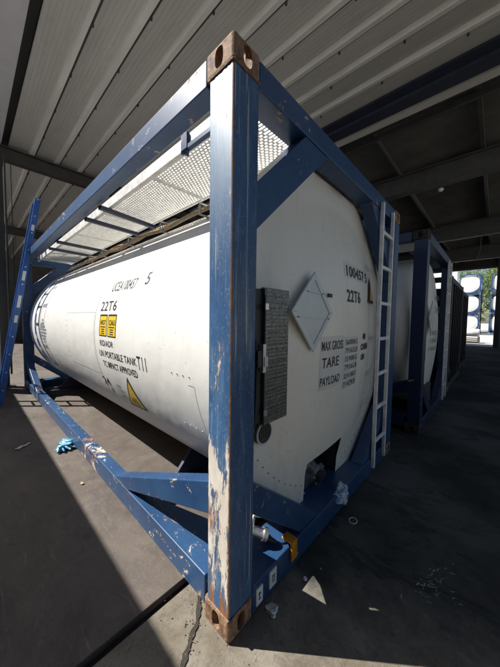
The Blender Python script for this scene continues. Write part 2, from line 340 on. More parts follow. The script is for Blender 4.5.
for xb, zb in ((6.6, 4.53), (11.4, 4.42), (15.6, 4.36)):
    mb = MB().box(xb, xb+.03, Y0, Y1, zb+.03, 4.98).box(xb-.08, xb+.11, Y0, Y1, zb, zb+.03).box(xb-.08, xb+.11, Y0, Y1, 4.95, 4.98)
    mb.build('main_beam', M['shed_beam'] , roof, shift=RS)
def cable(name, label, pts, rad=.012, mat='shed_beam'):
    o = MB().tube(pts, rad, 6).build(name, M[mat]); return tag(o, label, 'cable')
cable('cable', 'thin grey conduit hung under the dark beams above the second tank', [(6.56,-3,4.46),(6.56,1.2,4.47),(6.56,6,4.46)])
cable('cable', 'loose cable dangling from the roof beams near the doorway', [(11.3,-.3,4.4),(11.32,-.28,3.9),(11.3,-.2,3.6)])
lf = empty('lamp', (6.6, .25, 4.53)); tag(lf, 'small unlit lamp fixed below the first dark roof beam', 'lamp')
MB().tube([(0,0,-.02),(0,0,-.10)], .03, 10).build('lamp_base', M['shed_beam'], lf); MB().tube([(0,0,-.10),(0,0,-.12),(0,0,-.16)], [.05,.06,.03], 12).build('lamp_cover', M['label'], lf)
def column(x, y, h, mat, label, ww=.12):
    mb = MB().box(x-ww/2, x+ww/2, y-ww/2, y-ww/2+.012, 0.012, h).box(x-ww/2, x+ww/2, y+ww/2-.012, y+ww/2, .012, h).box(x-.006, x+.006, y-ww/2+.012, y+ww/2-.012, .012, h)
    o = empty('steel_column', (x, y, 0)); tag(o, label, 'column', 'steel columns carrying the shed roof')
    mb.build('shaft', mat, o, shift=(-x,-y,0)); MB().box(x-.15, x+.15, y-.15, y+.15, 0.0, .024).build('base_plate', mat, o, shift=(-x,-y,0))
column(-.245, 6.43, 4.5, M['shed_dark'], 'dark steel column at the left edge behind the leaning blue ladder')
tag(MB().box(-.62, -.318, 6.2, 6.36, 0, 4.72).build('wall_pier', plain('pale_pier', (.8,.8,.82), .7, 0, .12, 3), bevel=.006), 'pale grey pier at the left edge beside the dark steel column', 'pier')
o = empty('chain', (-.17, 6.2, 0)); tag(o, 'thin dark chain and pipe hanging beside the left column', 'chain')
MB().tube([(0,0,.3),(0,0,4.5)], .016, 8).build('pipe', M['shed_dark'], o); mb = MB()
for i in range(60): mb.tube([(.09, 0, 1.6+i*.048),(.09+.004*(i%2), .006*((i+1)%2), 1.645+i*.048)], .007, 6)
mb.build('chain_links', M['shed_dark'], o)
# end wall with its door opening, and the rear wall
ew = empty('end_wall', (19.8, 5, 0)); tag(ew, 'dark sheet wall at the far end with a tall bright doorway', 'wall'); SW = (-19.8,-5,0)
MB().box(19.8, 19.95, -.5-9, -.72, 0, 5.3).box(19.8, 19.95, 3.2, 20, 0, 5.3).build('sheet_panel', M['corr'], ew, shift=SW)
MB().box(19.8, 19.95, -.72, 3.2, 4.55, 5.3).build('lintel', M['shed_dark'], ew, shift=SW)
MB().box(19.7, 19.8, -.95, -.73, 0, 5.2).build('door_jamb', M['shed_dark'], ew, shift=SW)
MB().box(19.72, 19.78, -3, 10, 4.62, 4.66).build('door_track', M['shed_beam'], ew, shift=SW)
rw = empty('rear_wall', (6, 20, 0)); tag(rw, 'dark rear wall of the shed seen far behind the tank ends', 'wall')
mb = MB().box(-1.2, 19.8, 20, 20.15, 0, 5.4).build('sheet_panel', M['corr'], rw, shift=(-6,-20,0))
# neighbouring building whose roof line shades the yard on the left
nb = empty('neighbour_building', (-6, 6, 0)); tag(nb, 'pale building across the gap to the left of the tank', 'building')
XN = -2.2; HN = (-.185-XN)/.56
MB().box(XN-6, XN, -9, 24, 0, HN-.12).build('wall', plain('neighbour_wall', (.42,.41,.39), .85), nb, shift=(6,-6,0))
MB().box(XN-6.1, XN+.0, -9.1, 24.1, HN-.12, HN).build('roof', M['shed_dark'], nb, shift=(6,-6,0))

# ------------------------------------------------------------------ tank container
L, W, H = 6.058, 2.438, 2.591; CX, CZ, RT, RC = 1.219, 1.29, 1.165, 1.25; SH = (-W/2, -L/2, 0)
def eval_mesh(o):
    dg = bpy.context.evaluated_depsgraph_get(); me = bpy.data.meshes.new_from_object(o.evaluated_get(dg)); return me
def casting_mesh():
    a, b, c = .162, .178, .118
    o = MB().box(0, a, 0, b, 0, c).build('tmp', M['rust'], bevel=.017, seg=4)
    def oval(axis, w_, h_, r0, r1, cen):
        pts = []
        for k in range(28):
            t = 2*math.pi*k/28; ct, st = math.cos(t), math.sin(t)
            s1 = math.copysign(abs(ct)**.75, ct)*w_/2; s2 = math.copysign(abs(st)**.75, st)*h_/2
            if axis == 0: pts.append((r0, cen[1]+s1, cen[2]+s2))
            elif axis == 1: pts.append((cen[0]+s1, r0, cen[2]+s2))
            else: pts.append((cen[0]+s1, cen[1]+s2, r0))
        d = [0,0,0]; d[axis] = r1-r0; return MB().prism(pts, d)
    cen = (a/2, b/2, c/2); cuts = []
    for ax, w_, h_, r1 in ((0, .052, .082, .11), (1, .052, .082, .12), (2, .063, .124, .1)):
        cuts.append(oval(ax, w_, h_, -.05, r1, cen).build('tmpc', M['black']))
    for k in cuts:
        m = o.modifiers.new('b', 'BOOLEAN'); m.operation = 'DIFFERENCE'; m.object = k; m.solver = 'EXACT'
    me = eval_mesh(o)
    for k in cuts+[o]: bpy.data.objects.remove(k)
    me.materials.clear(); me.materials.append(M['rust']); return me
CAST = casting_mesh()
def casting(parent, fx, fy, fz):
    me = CAST.copy(); me.name = 'corner_casting'; a = (W, L, H)
    for v in me.vertices:
        v.co.x = (W-v.co.x if fx else v.co.x)+SH[0]-(0.002 if not fx else -.002); v.co.y = (L-v.co.y if fy else v.co.y)+SH[1]-(.002 if not fy else -.002); v.co.z = H-v.co.z if fz else v.co.z
    if (fx+fy+fz) % 2: me.flip_normals()
    o = bpy.data.objects.new('corner_casting', me); COL.objects.link(o); o.parent = parent; return o

def cylp(y, ang, r=RT+.001):
    return (CX+r*math.cos(R(ang)), y, CZ+r*math.sin(R(ang)))
def cyl_patch(mb, y0, y1, a0, a1, r=RT+.001):
    n = max(2, int(abs(a1-a0)/3)); k = 2 if y1-y0 < .5 else 6
    vs = [cylp(y0+(y1-y0)*j/k, a0+(a1-a0)*i/n, r) for i in range(n+1) for j in range(k+1)]
    mb.add(vs, [(i*(k+1)+j, i*(k+1)+j+1, (i+1)*(k+1)+j+1, (i+1)*(k+1)+j) for i in range(n) for j in range(k)], True)
def cyl_poly(mb, pts, r=RT+.001):      # pts (u along -y, v arc up) absolute: (y, ang)
    mb.add([cylp(y, a, r) for y, a in pts], [tuple(range(len(pts)))], True)
def y_end(rr):                         # profile of the front end cladding
    if rr < 1.0: return .030+.112*(rr)**2.1
    if rr < 1.22: return .142+.012*((rr-1.0)/.22)
    t = min(1, (rr-1.22)/(RC-1.22)); return .154+.03*(1-math.sqrt(max(0, 1-t*t)))
def text_geo(s, size, sx=.72, spacing=1.05, bold=.0):
    cu = bpy.data.curves.new('txt', 'FONT'); cu.body = s; cu.size = size; cu.space_character = spacing; cu.resolution_u = 3; cu.offset = bold
    o = bpy.data.objects.new('txt', cu); COL.objects.link(o); me = eval_mesh(o); bpy.data.objects.remove(o); bpy.data.curves.remove(cu)
    vs = [(v.co.x*sx, v.co.y) for v in me.vertices]; fs = [tuple(p.vertices) for p in me.polygons]; bpy.data.meshes.remove(me)
    return vs, fs
def text_cyl(mb, s, size, y_left, ang_base, sx=.72, bold=.004, width=None, spacing=1.05, r=RT+.0012):
    vs, fs = text_geo(s, size, sx, spacing, bold)
    k = 1 if not width else width/max(v[0] for v in vs)
    mb.add([cylp(y_left-v[0]*k, ang_base-math.degrees(v[1]/RT), r) for v in vs], fs)
def text_end(mb, s, size, x_left, z_base, width=None, sx=.72, bold=.003, off=.003, slope=0):
    vs, fs = text_geo(s, size, sx, 1.05, bold); k = 1 if not width else width/max(v[0] for v in vs)
    out = []
    for a, b in vs:
        x = x_left+a*k; z = z_base+b+slope*a*k; out.append((x, y_end(math.hypot(x-CX, z-CZ))-off, z))
    mb.add(out, fs)
def rect_end(mb, x0, x1, z0, z1, off=.001, n=6):
    vs = []
    for i in range(n+1):
        for j in range(n+1):
            x = x0+(x1-x0)*i/n; z = z0+(z1-z0)*j/n; vs.append((x, y_end(math.hypot(x-CX, z-CZ))-off, z))
    mb.add(vs, [(i*(n+1)+j, i*(n+1)+j+1, (i+1)*(n+1)+j+1, (i+1)*(n+1)+j) for i in range(n) for j in range(n)])

def make_container(root, paint, paint_rail, post0, shell, endm, full=True, number='100457 5', casts=True):
    B = lambda mb, name, mat, par=root, bev=0: mb.build(name, mat, par, bevel=bev, shift=SH)
    PW, PD = .155, .150
    for fx in (0, 1):
        for fy in (0, 1):
            x0 = W-PW if fx else 0; y0 = L-PD if fy else 0
            B(MB().box(x0, x0+PW, y0, y0+PD, .118, H-.118), 'corner_post', post0 if not (fx or fy) else paint, bev=.007)
            if casts:
                for fz in (0, 1): casting(root, fx, fy, fz)
            else:
                for fz in (0, 1): B(MB().box(x0, x0+.162, y0, y0+.17, 0 if not fz else H-.118, .118 if not fz else H), 'corner_casting', M['rust'])
    for fx in (0, 1):
        a, b = (0.004, .10) if not fx else (W-.10, W-.004)
        B(MB().box(a, b, .178, L-.178, 2.468, 2.584), 'top_rail', paint, bev=.005)
        B(MB().box(a-.002+.004, b, .178, L-.178, .062, .205), 'bottom_rail', paint_rail, bev=.005)
        g0, g1 = (.10, .27) if not fx else (W-.10, W-.27)
        for fy in (0, 1):
            Y = lambda v: L-v if fy else v
            xm = (a+b)/2
            B(MB().prism([(a+.004, Y(1.16), .205),(a+.004, Y(1.52), .205),(a+.004, Y(.150), .70),(a+.004, Y(.150), .545)] if False else
                         [(a+.003, Y(1.10), .206),(a+.003, Y(1.34), .206),(a+.003, Y(.150), .69),(a+.003, Y(.150), .53)], (b-a-.006, 0, 0)), 'side_brace', paint, bev=.005)
            B(MB().prism([(g0, Y(.95), .196),(g1, Y(.40), .196),(g1, Y(.179), .196),(g0, Y(.179), .196)], (0,0,-.012)), 'gusset_plate', paint)
    for fy in (0, 1):
        Y = lambda v: L-v if fy else v
        y0, y1 = sorted((Y(.006), Y(.135)))
        B(MB().box(.162, W-.162, y0, y1, 2.462, 2.582), 'header', paint, bev=.005)
        B(MB().box(.162, W-.162, *sorted((Y(.002), Y(.215))), .012, .158), 'sill', M['blue_sill'] if full else paint_rail, bev=.006)
        y0, y1 = sorted((Y(.012), Y(.118)))
        for fx in (0, 1):
            X = lambda v: W-v if fx else v
            if full: B(MB().prism([(X(.56), y0, 2.462),(X(.82), y0, 2.462),(X(.155), y0, 1.85),(X(.155), y0, 2.06)], (0, y1-y0, 0)), 'corner_brace', paint, bev=.005)
            B(MB().prism([(X(.60), y0, .16),(X(.82), y0, .16),(X(.155), y0, .68),(X(.155), y0, .52)], (0, y1-y0, 0)), 'corner_brace', paint, bev=.005)
        # saddle under the tank end
        B(MB().box(.105, W-.105, *sorted((Y(1.02), Y(1.10))), .066, .125).prism([(.35, Y(1.06), .125),(.62, Y(1.06), .42),(W-.62, Y(1.06), .42),(W-.35, Y(1.06), .125)], (0, .03, 0)), 'saddle', M['strut'])
    # shell
    def lathe(prof, a0=0, a1=360, n=192):
        mb = MB(); m_ = len(prof); k = n+1 if a1-a0 < 360 else n; vs = []
        for i in range(k):
            t = R(a0+(a1-a0)*i/n)
            for rr, y in prof: vs.append((CX+rr*math.cos(t), y, CZ+rr*math.sin(t)))
        return mb.add(vs, [(i*m_+j, ((i+1) % k)*m_+j, ((i+1) % k)*m_+j+1, i*m_+j+1) for i in range(n) for j in range(m_-1)], True)
    ys = [.180 if full else .30, .31]+[.45+i*.26 for i in range(20)]+[5.55]
    prof = [(RT, y) for y in ys]
    sh = B(lathe(prof+[(RT-.01, 5.66),(RT-.05, 5.76),(RT-.14, 5.83),(.8, 5.88),(.4, 5.93),(.001, 5.94)]), 'tank_shell', shell)
    rs = [.001,.12,.24,.36,.48,.6,.7,.8,.87,.93,.97,1.0,1.03,1.06,1.12,1.17,1.20,1.22,1.230,1.238,1.244,1.248,1.25]
    em = lathe([(rr, y_end(rr)) for rr in rs]+[(RC, .178),(1.14, .1785)]) if full else lathe([(rr, y_end(rr)+.03) for rr in rs if rr < 1.07]+[(1.09, .183),(1.12,.20),(1.145,.235),(1.16,.27),(RT,.30)])
    if full: em.v = [(min(max(x, .160), W-.160), y, min(max(z, .10), 2.457)) for x, y, z in em.v]
    en = B(em, 'end_cover', endm)
    mb = MB()
    cyl_patch(mb, 5.5, 5.53, 95, 265, RT+.0013)
    B(mb, 'cladding_band', shell, sh)
    if not full: return sh, en
    # valve recess cut out of the end cover
    bm = bmesh.new(); bm.from_mesh(en.data); sv = Vector(SH)
    tn = Vector((-.035, 0, .51)).normalized()
    for co, no in (((.86,0,0),(1,0,0)), ((1.37,0,0),(1,0,0)), ((.86,0,.44), tn)):
        bmesh.ops.bisect_plane(bm, geom=bm.verts[:]+bm.edges[:]+bm.faces[:], plane_co=Vector(co)+sv, plane_no=no)
    kill = []
    for f_ in bm.faces:
        c_ = f_.calc_center_median()-sv
        if .86 < c_.x < 1.37 and (c_-Vector((.86,0,.44))).dot(tn) < 0: kill.append(f_)
    bmesh.ops.delete(bm, geom=kill, context='FACES'); bm.to_mesh(en.data); bm.free()
    vb = MB(); y_ = .158
    vb.prism([(.850, y_, .12),(.850, y_, .455),(.862, y_, .44),(.862, y_, .12)], (0,.30,0)); vb.prism([(1.368,y_,.12),(1.368,y_,.475),(1.380,y_,.49),(1.380,y_,.12)], (0,.30,0))
    vb.prism([(.850,y_,.452),(1.380,y_,.487),(1.368,y_,.474),(.862,y_,.439)], (0,.30,0)); vb.box(.85, 1.38, .47, .485, .12, .48)
    vbo = B(vb, 'valve_box', M['steel_dark'])
    vs_ = plain('valve_steel', (.55,.55,.54), .3, .8, .35, 30, .4); c0 = Vector((1.10, .26, .285))
    vv = MB(); vv.tube([c0+Vector((0,.16,.10)), c0+Vector((0,.04,.02)), c0+Vector((0,-.07,-.03))], [.07,.062,.05], 16); vv.tube([c0+Vector((0,-.07,-.03)), c0+Vector((0,-.095,-.04))], .082, 18); vv.tube([c0+Vector((0,.02,.01)), c0+Vector((0,0,0))], .085, 18)
    for k in range(8):
        t = k*math.pi/4; q = c0+Vector((.068*math.cos(t), -.094, -.04+.068*math.sin(t))); vv.tube([q, q+Vector((0,-.016,-.003))], .010, 6)
    B(vv, 'valve', vs_, vbo)
    B(MB().tube([c0+Vector((.0,-.10,-.045)), c0+Vector((.0,-.135,-.06))], .052, 16).tube([c0+Vector((-.06,-.12,-.05)), c0+Vector((.06,-.12,-.05))], .010, 8), 'valve_cap', M['steel_dark'], vbo)
    B(MB().tube([c0+Vector((-.13,-.02,-.12)), c0+Vector((-.13,-.03,.07)), c0+Vector((-.08,-.05,.12)), c0+Vector((.05,-.05,.115))], .011, 8), 'valve_lever', vs_, vbo)
    B(MB().tube([c0+Vector((-.02,-.03,.05)), c0+Vector((-.02,-.03,.13))], .02, 10).tube([c0+Vector((-.02,-.03,.13)), c0+Vector((-.07,-.06,.145)), c0+Vector((-.13,-.05,.10))], .007, 8), 'valve_stem', vs_, vbo)
    B(MB().tube([c0+Vector((-.10,.02,-.12)), c0+Vector((-.09,-.01,-.02)), c0+Vector((-.06,-.04,.03)), c0+Vector((-.1,-.03,.13))], .006, 6), 'control_cable', M['placard'], vbo)
    return sh, en

c1 = empty('tank_container', (W/2, L/2, 0))
tag(c1, 'white tank in a worn blue steel frame filling the foreground, rusty near corner post', 'tank container', 'tank containers parked in a row')
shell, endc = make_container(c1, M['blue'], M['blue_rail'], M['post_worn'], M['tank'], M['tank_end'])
B = lambda mb, name, mat, par=c1, bev=0: mb.build(name, mat, par, bevel=bev, shift=SH)

for z in (.118, H-.118):
    q = [(-.001,-.001),(.156,-.001),(.156,.151),(-.001,.151)]; mb = MB(); pts = []
    for k in range(4):
        a, b = Vector(q[k]), Vector(q[(k+1)%4])
        for i in range(16):
            p = a.lerp(b, i/16); pts.append((p.x, p.y, z+rnd.uniform(-.0015,.0015)))
    pts.append(pts[0]); B(MB().tube(pts, [rnd.uniform(.0035,.0062) for _ in pts], 6), 'weld_bead', M['rust'])
# walkway on top
ww = MB().box(.185, .215, .16, 5.5, 2.470, 2.545).box(.70, .72, .16, 5.5, 2.495, 2.54)
B(ww, 'walkway_edge', M['alu_white'])
gr = MB()
nx = 22
for i in range(nx):
    x = .222+i*(.70-.222)/(nx-1)*.985
    gr.box(x-.0028, x+.0028, .17, 5.48, 2.500, 2.512)
for i in range(nx-1):
    xa = .222+i*(.70-.222)/(nx-1)*.985+.0028; xb = xa+(.70-.222)/(nx-1)*.985-.0056; y = .2+(.017 if i % 2 else 0)
    while y < 5.46:
        gr.add([(xa, y, 2.502),(xb, y, 2.502),(xb, y+.011, 2.502),(xa, y+.011, 2.502),(xa, y+.002, 2.511),(xb, y+.002, 2.511),(xb, y+.009, 2.511),(xa, y+.009, 2.511)], [(0,1,5,4),(2,3,7,6),(4,5,6,7),(0,3,2,1)]); y += .034
gro = B(gr, 'walkway_grating', M['grating'])
for y in (1.1, 2.1, 3.1, 4.1, 5.1): B(MB().box(.215, .70, y, y+.03, 2.484, 2.4995), 'cross_bearer', M['alu_white'])
for y0, y1 in ((1.86,1.98),(2.28,2.36),(3.5,3.56),(4.0,4.06)):
    B(MB().bar((.10, y0, 2.44), (.69, y1, 2.44), .045, .035), 'walkway_strut', M['strut'], bev=.003)
B(MB().box(.172, .20, .18, .62, 2.455, 2.478).box(.168, .184, .58, .64, 2.44, 2.55).box(.17,.2,.60,.615,2.43,2.56), 'walkway_bracket', M['blue'])
# lip and conduits along the top of the tank
hs = MB()
for k in range(2):
    pts = [(.415+.036*k+.012*math.sin(i*.9+k), .32+i*.12, 2.212+.028*k+.010*math.sin(i*.7+k*2)) for i in range(34)]
    hs.tube(pts, .016-.003*k, 10)
B(hs, 'conduit', M['hose'])
for y in (.75, 1.3, 1.95, 2.7, 3.2): B(MB().box(.39, .48, y, y+.022, 2.182, 2.186).box(.390, .394, y, y+.022, 2.186, 2.25).box(.39, .48, y, y+.022, 2.262, 2.266), 'conduit_clip', M['alu'])
B(MB().box(1.0, 1.5, .35, 5.3, 2.46, 2.475), 'top_tray', M['black'])

# writing and marks on the side of the tank
def side_text(txt, size, y, a, width=None, bold=.001, mat='ink'):
    mk = MB(); text_cyl(mk, txt, size, y, a, width=width, bold=bold); B(mk, 'lettering', M[mat], shell)
side_text('UCEA100457', .125, 1.66, 160.8, .48); side_text('5', .14, 1.05, 160.0, .07)
side_text('22T6', .12, 1.80, 169.2, .36)
side_text('RID/ADR', .07, 1.77, 184.2, .31, .001)
side_text('UN PORTABLE TANK', .08, 1.81, 189.0, .76, .001); side_text('TC IMPACT APPROVED', .08, 1.76, 193.6, .69, .001)
side_text('T11', .14, 1.04, 190.0, .14, .001)
side_text('24', .12, 1.95, 204.0, .17, .002); side_text('m3', .045, 1.62, 202.5, .09, 0); side_text('TOTAL', .045, 1.60, 205, .12, 0)
side_text('8', .07, 1.84, 208, .05, .001); side_text('BAFFLE', .04, 1.60, 207.5, .13, 0)
for k, (ya, yb) in enumerate(((1.60, 1.775), (1.40, 1.575))):
    mb = MB(); cyl_patch(mb, ya, yb, 170.8, 180.0, RT+.0013); lab = B(mb, 'handling_label', M['yellow'], shell)
    t = MB(); w_ = .008
    for a, b, c_, d in ((ya, ya+w_, 170.8, 180.0), (yb-w_, yb, 170.8, 180.0), (ya, yb, 170.8, 171.5), (ya, yb, 179.6, 180.0)): cyl_patch(t, a, b, c_, d, RT+.0024)
    text_cyl(t, 'HOT' if k == 0 else 'CAU', .06, yb-.025, 175.2, width=(yb-ya)-.05, bold=.001, r=RT+.0028)
    cyl_patch(t, ya+.03, yb-.03, 175.9, 176.3, RT+.0024)
    for q in range(3): cyl_patch(t, ya+.05, yb-.05, 176.9+q*.9, 177.3+q*.9, RT+.0024)
    B(t, 'label_print', M['ink'], shell)
tri = [(1.53, 199.5), (1.25, 219.5), (1.72, 219.2)]
mb = MB(); cyl_poly(mb, [(1.515,198.5),(1.20,219.0),(1.74,219.0)], RT+.0013); 
def cyl_tri(mb, A, Bp, C, r, n=10):
    vs = []; idx = {}
    for i in range(n+1):
        for j in range(n+1-i):
            u_, v_ = i/n, j/n; w3 = 1-u_-v_; idx[i,j] = len(vs); vs.append(cylp(A[0]*w3+Bp[0]*u_+C[0]*v_, A[1]*w3+Bp[1]*u_+C[1]*v_, r))
    fs = []
    for i in range(n):
        for j in range(n-i):
            fs.append((idx[i,j], idx[i+1,j], idx[i,j+1]))
            if i+j < n-1: fs.append((idx[i+1,j], idx[i+1,j+1], idx[i,j+1]))
    mb.add(vs, fs, True)
A, Bq, Cq = (1.29, 195.0), (1.16, 209.6), (1.50, 210.6)
mb = MB(); cyl_tri(mb, A, Bq, Cq, RT+.0013); wt = B(mb, 'warning_triangle', M['ink'], shell)
cen = ((A[0]+Bq[0]+Cq[0])/3, (A[1]+Bq[1]+Cq[1])/3); sc_ = lambda p, k: (cen[0]+(p[0]-cen[0])*k, cen[1]+(p[1]-cen[1])*k)
mb = MB(); cyl_tri(mb, sc_(A,.80), sc_(Bq,.80), sc_(Cq,.80), RT+.0024); B(mb, 'triangle_face', M['yellow'], shell)
mb = MB()
for q in range(3): cyl_patch(mb, 1.27-.015*q, 1.37+.015*q, 205+q*1.2, 205.4+q*1.2, RT+.0035)
B(mb, 'triangle_print', M['ink'], shell)
# cladding panel outlines with rivets
mb = MB()
def outline(mb, y0, y1, a0, a1, w_=.007):
    da = math.degrees(w_/RT)
    cyl_patch(mb, y0, y1, a0, a0+da); cyl_patch(mb, y0, y1, a1, a1+da); cyl_patch(mb, y0, y0+w_, a0, a1)
outline(mb, 1.93, 2.95, 169.6, 198.5, .004); cyl_patch(mb, 1.905, 1.912, 160, 236)
outline(mb, .36, .42, 190, 205, .003)
B(mb, 'panel_seam', M['seam'], shell)
mb = MB()
def rivet(mb, y, a):
    p = Vector(cylp(y, a, RT)); q = Vector(cylp(y, a, RT+.005)); mb.tube([p, q], [.005, .003], 6)
for a in range(171, 198, 3): rivet(mb, 2.91, a)
for y in (.40,.46,.52,.58): rivet(mb, y, 187.6); rivet(mb, y, 204.6)
B(mb, 'rivet_row', M['seam'], shell)
# livery bands round the far end of the tank
mb = MB()
for k in range(9): cyl_patch(mb, 4.92, 5.06, 128+k*10.5, 135+k*10.5, RT+.0013)
cyl_patch(mb, 5.3, 5.34, 120, 225, RT+.0013)
B(mb, 'blue_band', M['stripe_blue'], shell)
mb = MB()
cyl_patch(mb, 4.55, 4.57, 128, 215, RT+.0013); cyl_patch(mb, 4.24, 4.26, 128, 215, RT+.0013)
for k in range(6): cyl_patch(mb, 4.26, 4.55, 130+k*16, 133+k*16, RT+.0013)
B(mb, 'grey_band', M['ink_grey'], shell)
mb = MB()
for k in range(8):
    h_ = .30*(1-abs(k-3.5)/4.2); cyl_patch(mb, 4.36-h_, 4.36+h_, 174+k*2.4, 175.5+k*2.4, RT+.0024)
B(mb, 'diamond_mark', M['ink_grey'], shell)

# writing on the end
def end_text(par, *a, **k):
    mk = MB(); text_end(mk, *a, **k); B(mk, 'lettering', M['ink'], par)
end_text(endc, '100457 5', .115, 1.235, 1.80, width=.56); end_text(endc, '22T6', .13, 1.24, 1.60, width=.30)
end_text(endc, 'MAX GROSS', .09, .86, 1.245, width=.31, bold=.001); end_text(endc, 'TARE', .10, .875, 1.125, width=.235, bold=.001); end_text(endc, 'PAYLOAD', .085, .86, 1.00, width=.28, bold=.001)
for s_, z in (('36000KG', 1.265), ('79365LB', 1.20), ('3590KG', 1.135), ('7936LB', 1.07), ('32410KG', 1.0), ('71429LB', .935)):
    end_text(endc, s_, .058, 1.21, z, width=.255, bold=.0)
end_text(endc, '40', .07, 1.60, 1.29, width=.09); end_text(endc, 'CHEM', .07, 1.56, 1.20, width=.20); end_text(endc, 'UN', .07, 1.58, 1.11, width=.1)
elm = plain('end_label', (.66,.65,.62), .4, 0, .1)
for q in ((.85, 1.185, .97, 1.34), (1.195, 1.48, .92, 1.325), (1.22, 1.81, 1.785, 1.905)):
    mb = MB(); rect_end(mb, *q); B(mb, 'lettering_panel', elm, endc)
tr = MB(); tf_ = lambda x, z, o_: (x, y_end(math.hypot(x-CX, z-CZ))-o_, z)
tr.add([tf_(1.77,1.62,.012), tf_(2.01,1.62,.012), tf_(1.89,1.88,.012)], [(0,1,2)]); wo = B(tr, 'warning_triangle', M['ink'], endc)
tr = MB().add([tf_(1.815,1.643,.016), tf_(1.965,1.643,.016), tf_(1.89,1.815,.016)], [(0,1,2)]); B(tr, 'triangle_face', M['orange'], endc)
# placard holder, a grey diamond frame standing off the cover
pc = (.735, 1.50); hw, hh = .252, .252
def dia(k): return [(pc[0], pc[1]+hh*k), (pc[0]+hw*k, pc[1]), (pc[0], pc[1]-hh*k), (pc[0]-hw*k, pc[1])]
PY = .028
pf = MB(); o1, o2 = dia(1), dia(.80)
for i in range(4):
    j = (i+1) % 4; q = [(o1[i][0], PY, o1[i][1]), (o1[j][0], PY, o1[j][1]), (o2[j][0], PY, o2[j][1]), (o2[i][0], PY, o2[i][1])]; pf.prism(q, (0, .012, 0))
ph = B(pf, 'placard_holder', M['placard'], endc, .002)
pp = MB().prism([(a, PY+.006, b) for a, b in dia(.80)], (0, .012, 0)); pp.bar((pc[0]-.20, PY+.003, 1.47), (pc[0]+.20, PY+.003, 1.462), .006, .006); pp.bar((pc[0]-.10, PY+.003, 1.625), (pc[0]+.11, PY+.003, 1.62), .006, .006)
B(pp, 'placard_plate', plain('placard_plate', (.50,.55,.57), .35, .2, .15, 6), endc)
B(MB().box(.895, .95, PY-.010, PY, 1.605, 1.63), 'placard_latch', M['steel_dark'], endc)
# data plate box, tilted off the post
db = MB().box(.262, .486, .050, .066, .905, 1.612); dbo = B(db, 'data_plate', M['plate'], bev=.003)
B(MB().box(.175, .262, .052, .064, .93, 1.60).box(.255,.262,.03,.10,.92,1.605).box(.20,.23,.025,.06,1.22,1.30), 'plate_bracket', M['steel_dark'])
mb = MB()
rr_ = random.Random(3)
for i in range(21):
    z = 1.575-i*.031; x = .275
    while x < .46:
        l_ = rr_.uniform(.01, .045)
        if rr_.random() < .72: mb.box(x, min(x+l_, .472), .0475, .0500, z-rr_.uniform(.004,.009), z)
        x += l_+rr_.uniform(.006, .02)
B(MB().box(.236,.258,.022,.05,1.19,1.33).box(.244,.268,.018,.024,1.22,1.27).box(.244,.268,.018,.024,1.50,1.53).box(.244,.268,.018,.024,.97,1.0), 'plate_latch', M['alu'], dbo)
B(mb, 'plate_embossing', plain('embossing', (.13,.13,.12), .45, .6), dbo)
# document tube end and gauge below it
mb = MB().tube([(.36, .112, .825), (.36, .16, .825)], .066, 24)
B(mb, 'gauge_case', M['steel_dark']); mb = MB()
for k in range(20):
    a = 2*math.pi*k/20; b = 2*math.pi*(k+1)/20; mb.tube([(.36+.062*math.cos(a), .108, .825+.062*math.sin(a)), (.36+.062*math.cos(b), .108, .825+.062*math.sin(b))], .006, 6)
B(mb, 'gauge_ring', M['placard']); mb = MB()
for k in range(5): mb.box(.322+k*.018, .325+k*.018, .108, .111, .79, .86); mb.box(.32, .40, .109, .1115, .79+k*.017, .793+k*.017)
B(mb, 'gauge_grille', plain('grille', (.12,.12,.11), .5, .6))
B(MB().tube([(.185,.05,.74),(.20,.04,.95),(.215,.045,1.2),(.21,.05,1.35)], .006, 8), 'cable', M['black'])
# rivets round the lower edge of the cover
mb = MB()
for k in range(46):
    a = R(180+k*4); rr = 1.075; x = CX+rr*math.cos(a); z = CZ+rr*math.sin(a)
    if .82 < x < 1.42: continue
    yy = y_end(rr); mb.tube([(x, yy, z), (x, yy-.006, z)], [.007,.004], 6)
B(mb, 'rivet_row', M['seam'], endc)
# ladder fixed to the end frame
lx0, lx1 = 1.81, 2.12
def end_ladder(par, Bf):
    for x in (lx0, lx1): Bf(MB().box(x, x+.034, -.028, .001, .07, 2.51), 'ladder_rail', M['alu_white'], par, .003)
    for z in (.30,.62,.94,1.27,1.60,1.93,2.24): Bf(MB().box(lx0+.034, lx1, -.024, -.004, z, z+.03), 'ladder_rung', M['alu_white'], par, .003)
end_ladder(c1, B)
# things along the end sill
s_ = MB()
B(MB().box(.185, .232, -.004, .0015, .035, .122), 'sill_label', M['label']); B(MB().box(.288, .345, -.004, .0015, .045, .137), 'sill_label', M['label'])
mb = MB().box(.204,.208,-.0055,-.0042,.06,.10).box(.198,.216,-.0055,-.0042,.088,.094).box(.20,.214,-.0055,-.0042,.062,.067).box(.303,.333,-.0055,-.0042,.085,.09).box(.306,.330,-.0055,-.0042,.10,.108).box(.308,.33,-.0055,-.0042,.07,.075)
B(mb, 'label_print', M['ink'])
mb = MB(); 
for k in range(10):     # orange strap over the sill edge
    a = math.pi*k/9
B(MB().box(.475, .53, -.014, -.003, .07, .172).box(.475, .53, -.014, .06, .172, .183).box(.47,.535,-.018,-.014,.085,.10), 'tie_strap', M['orange'], bev=.005)
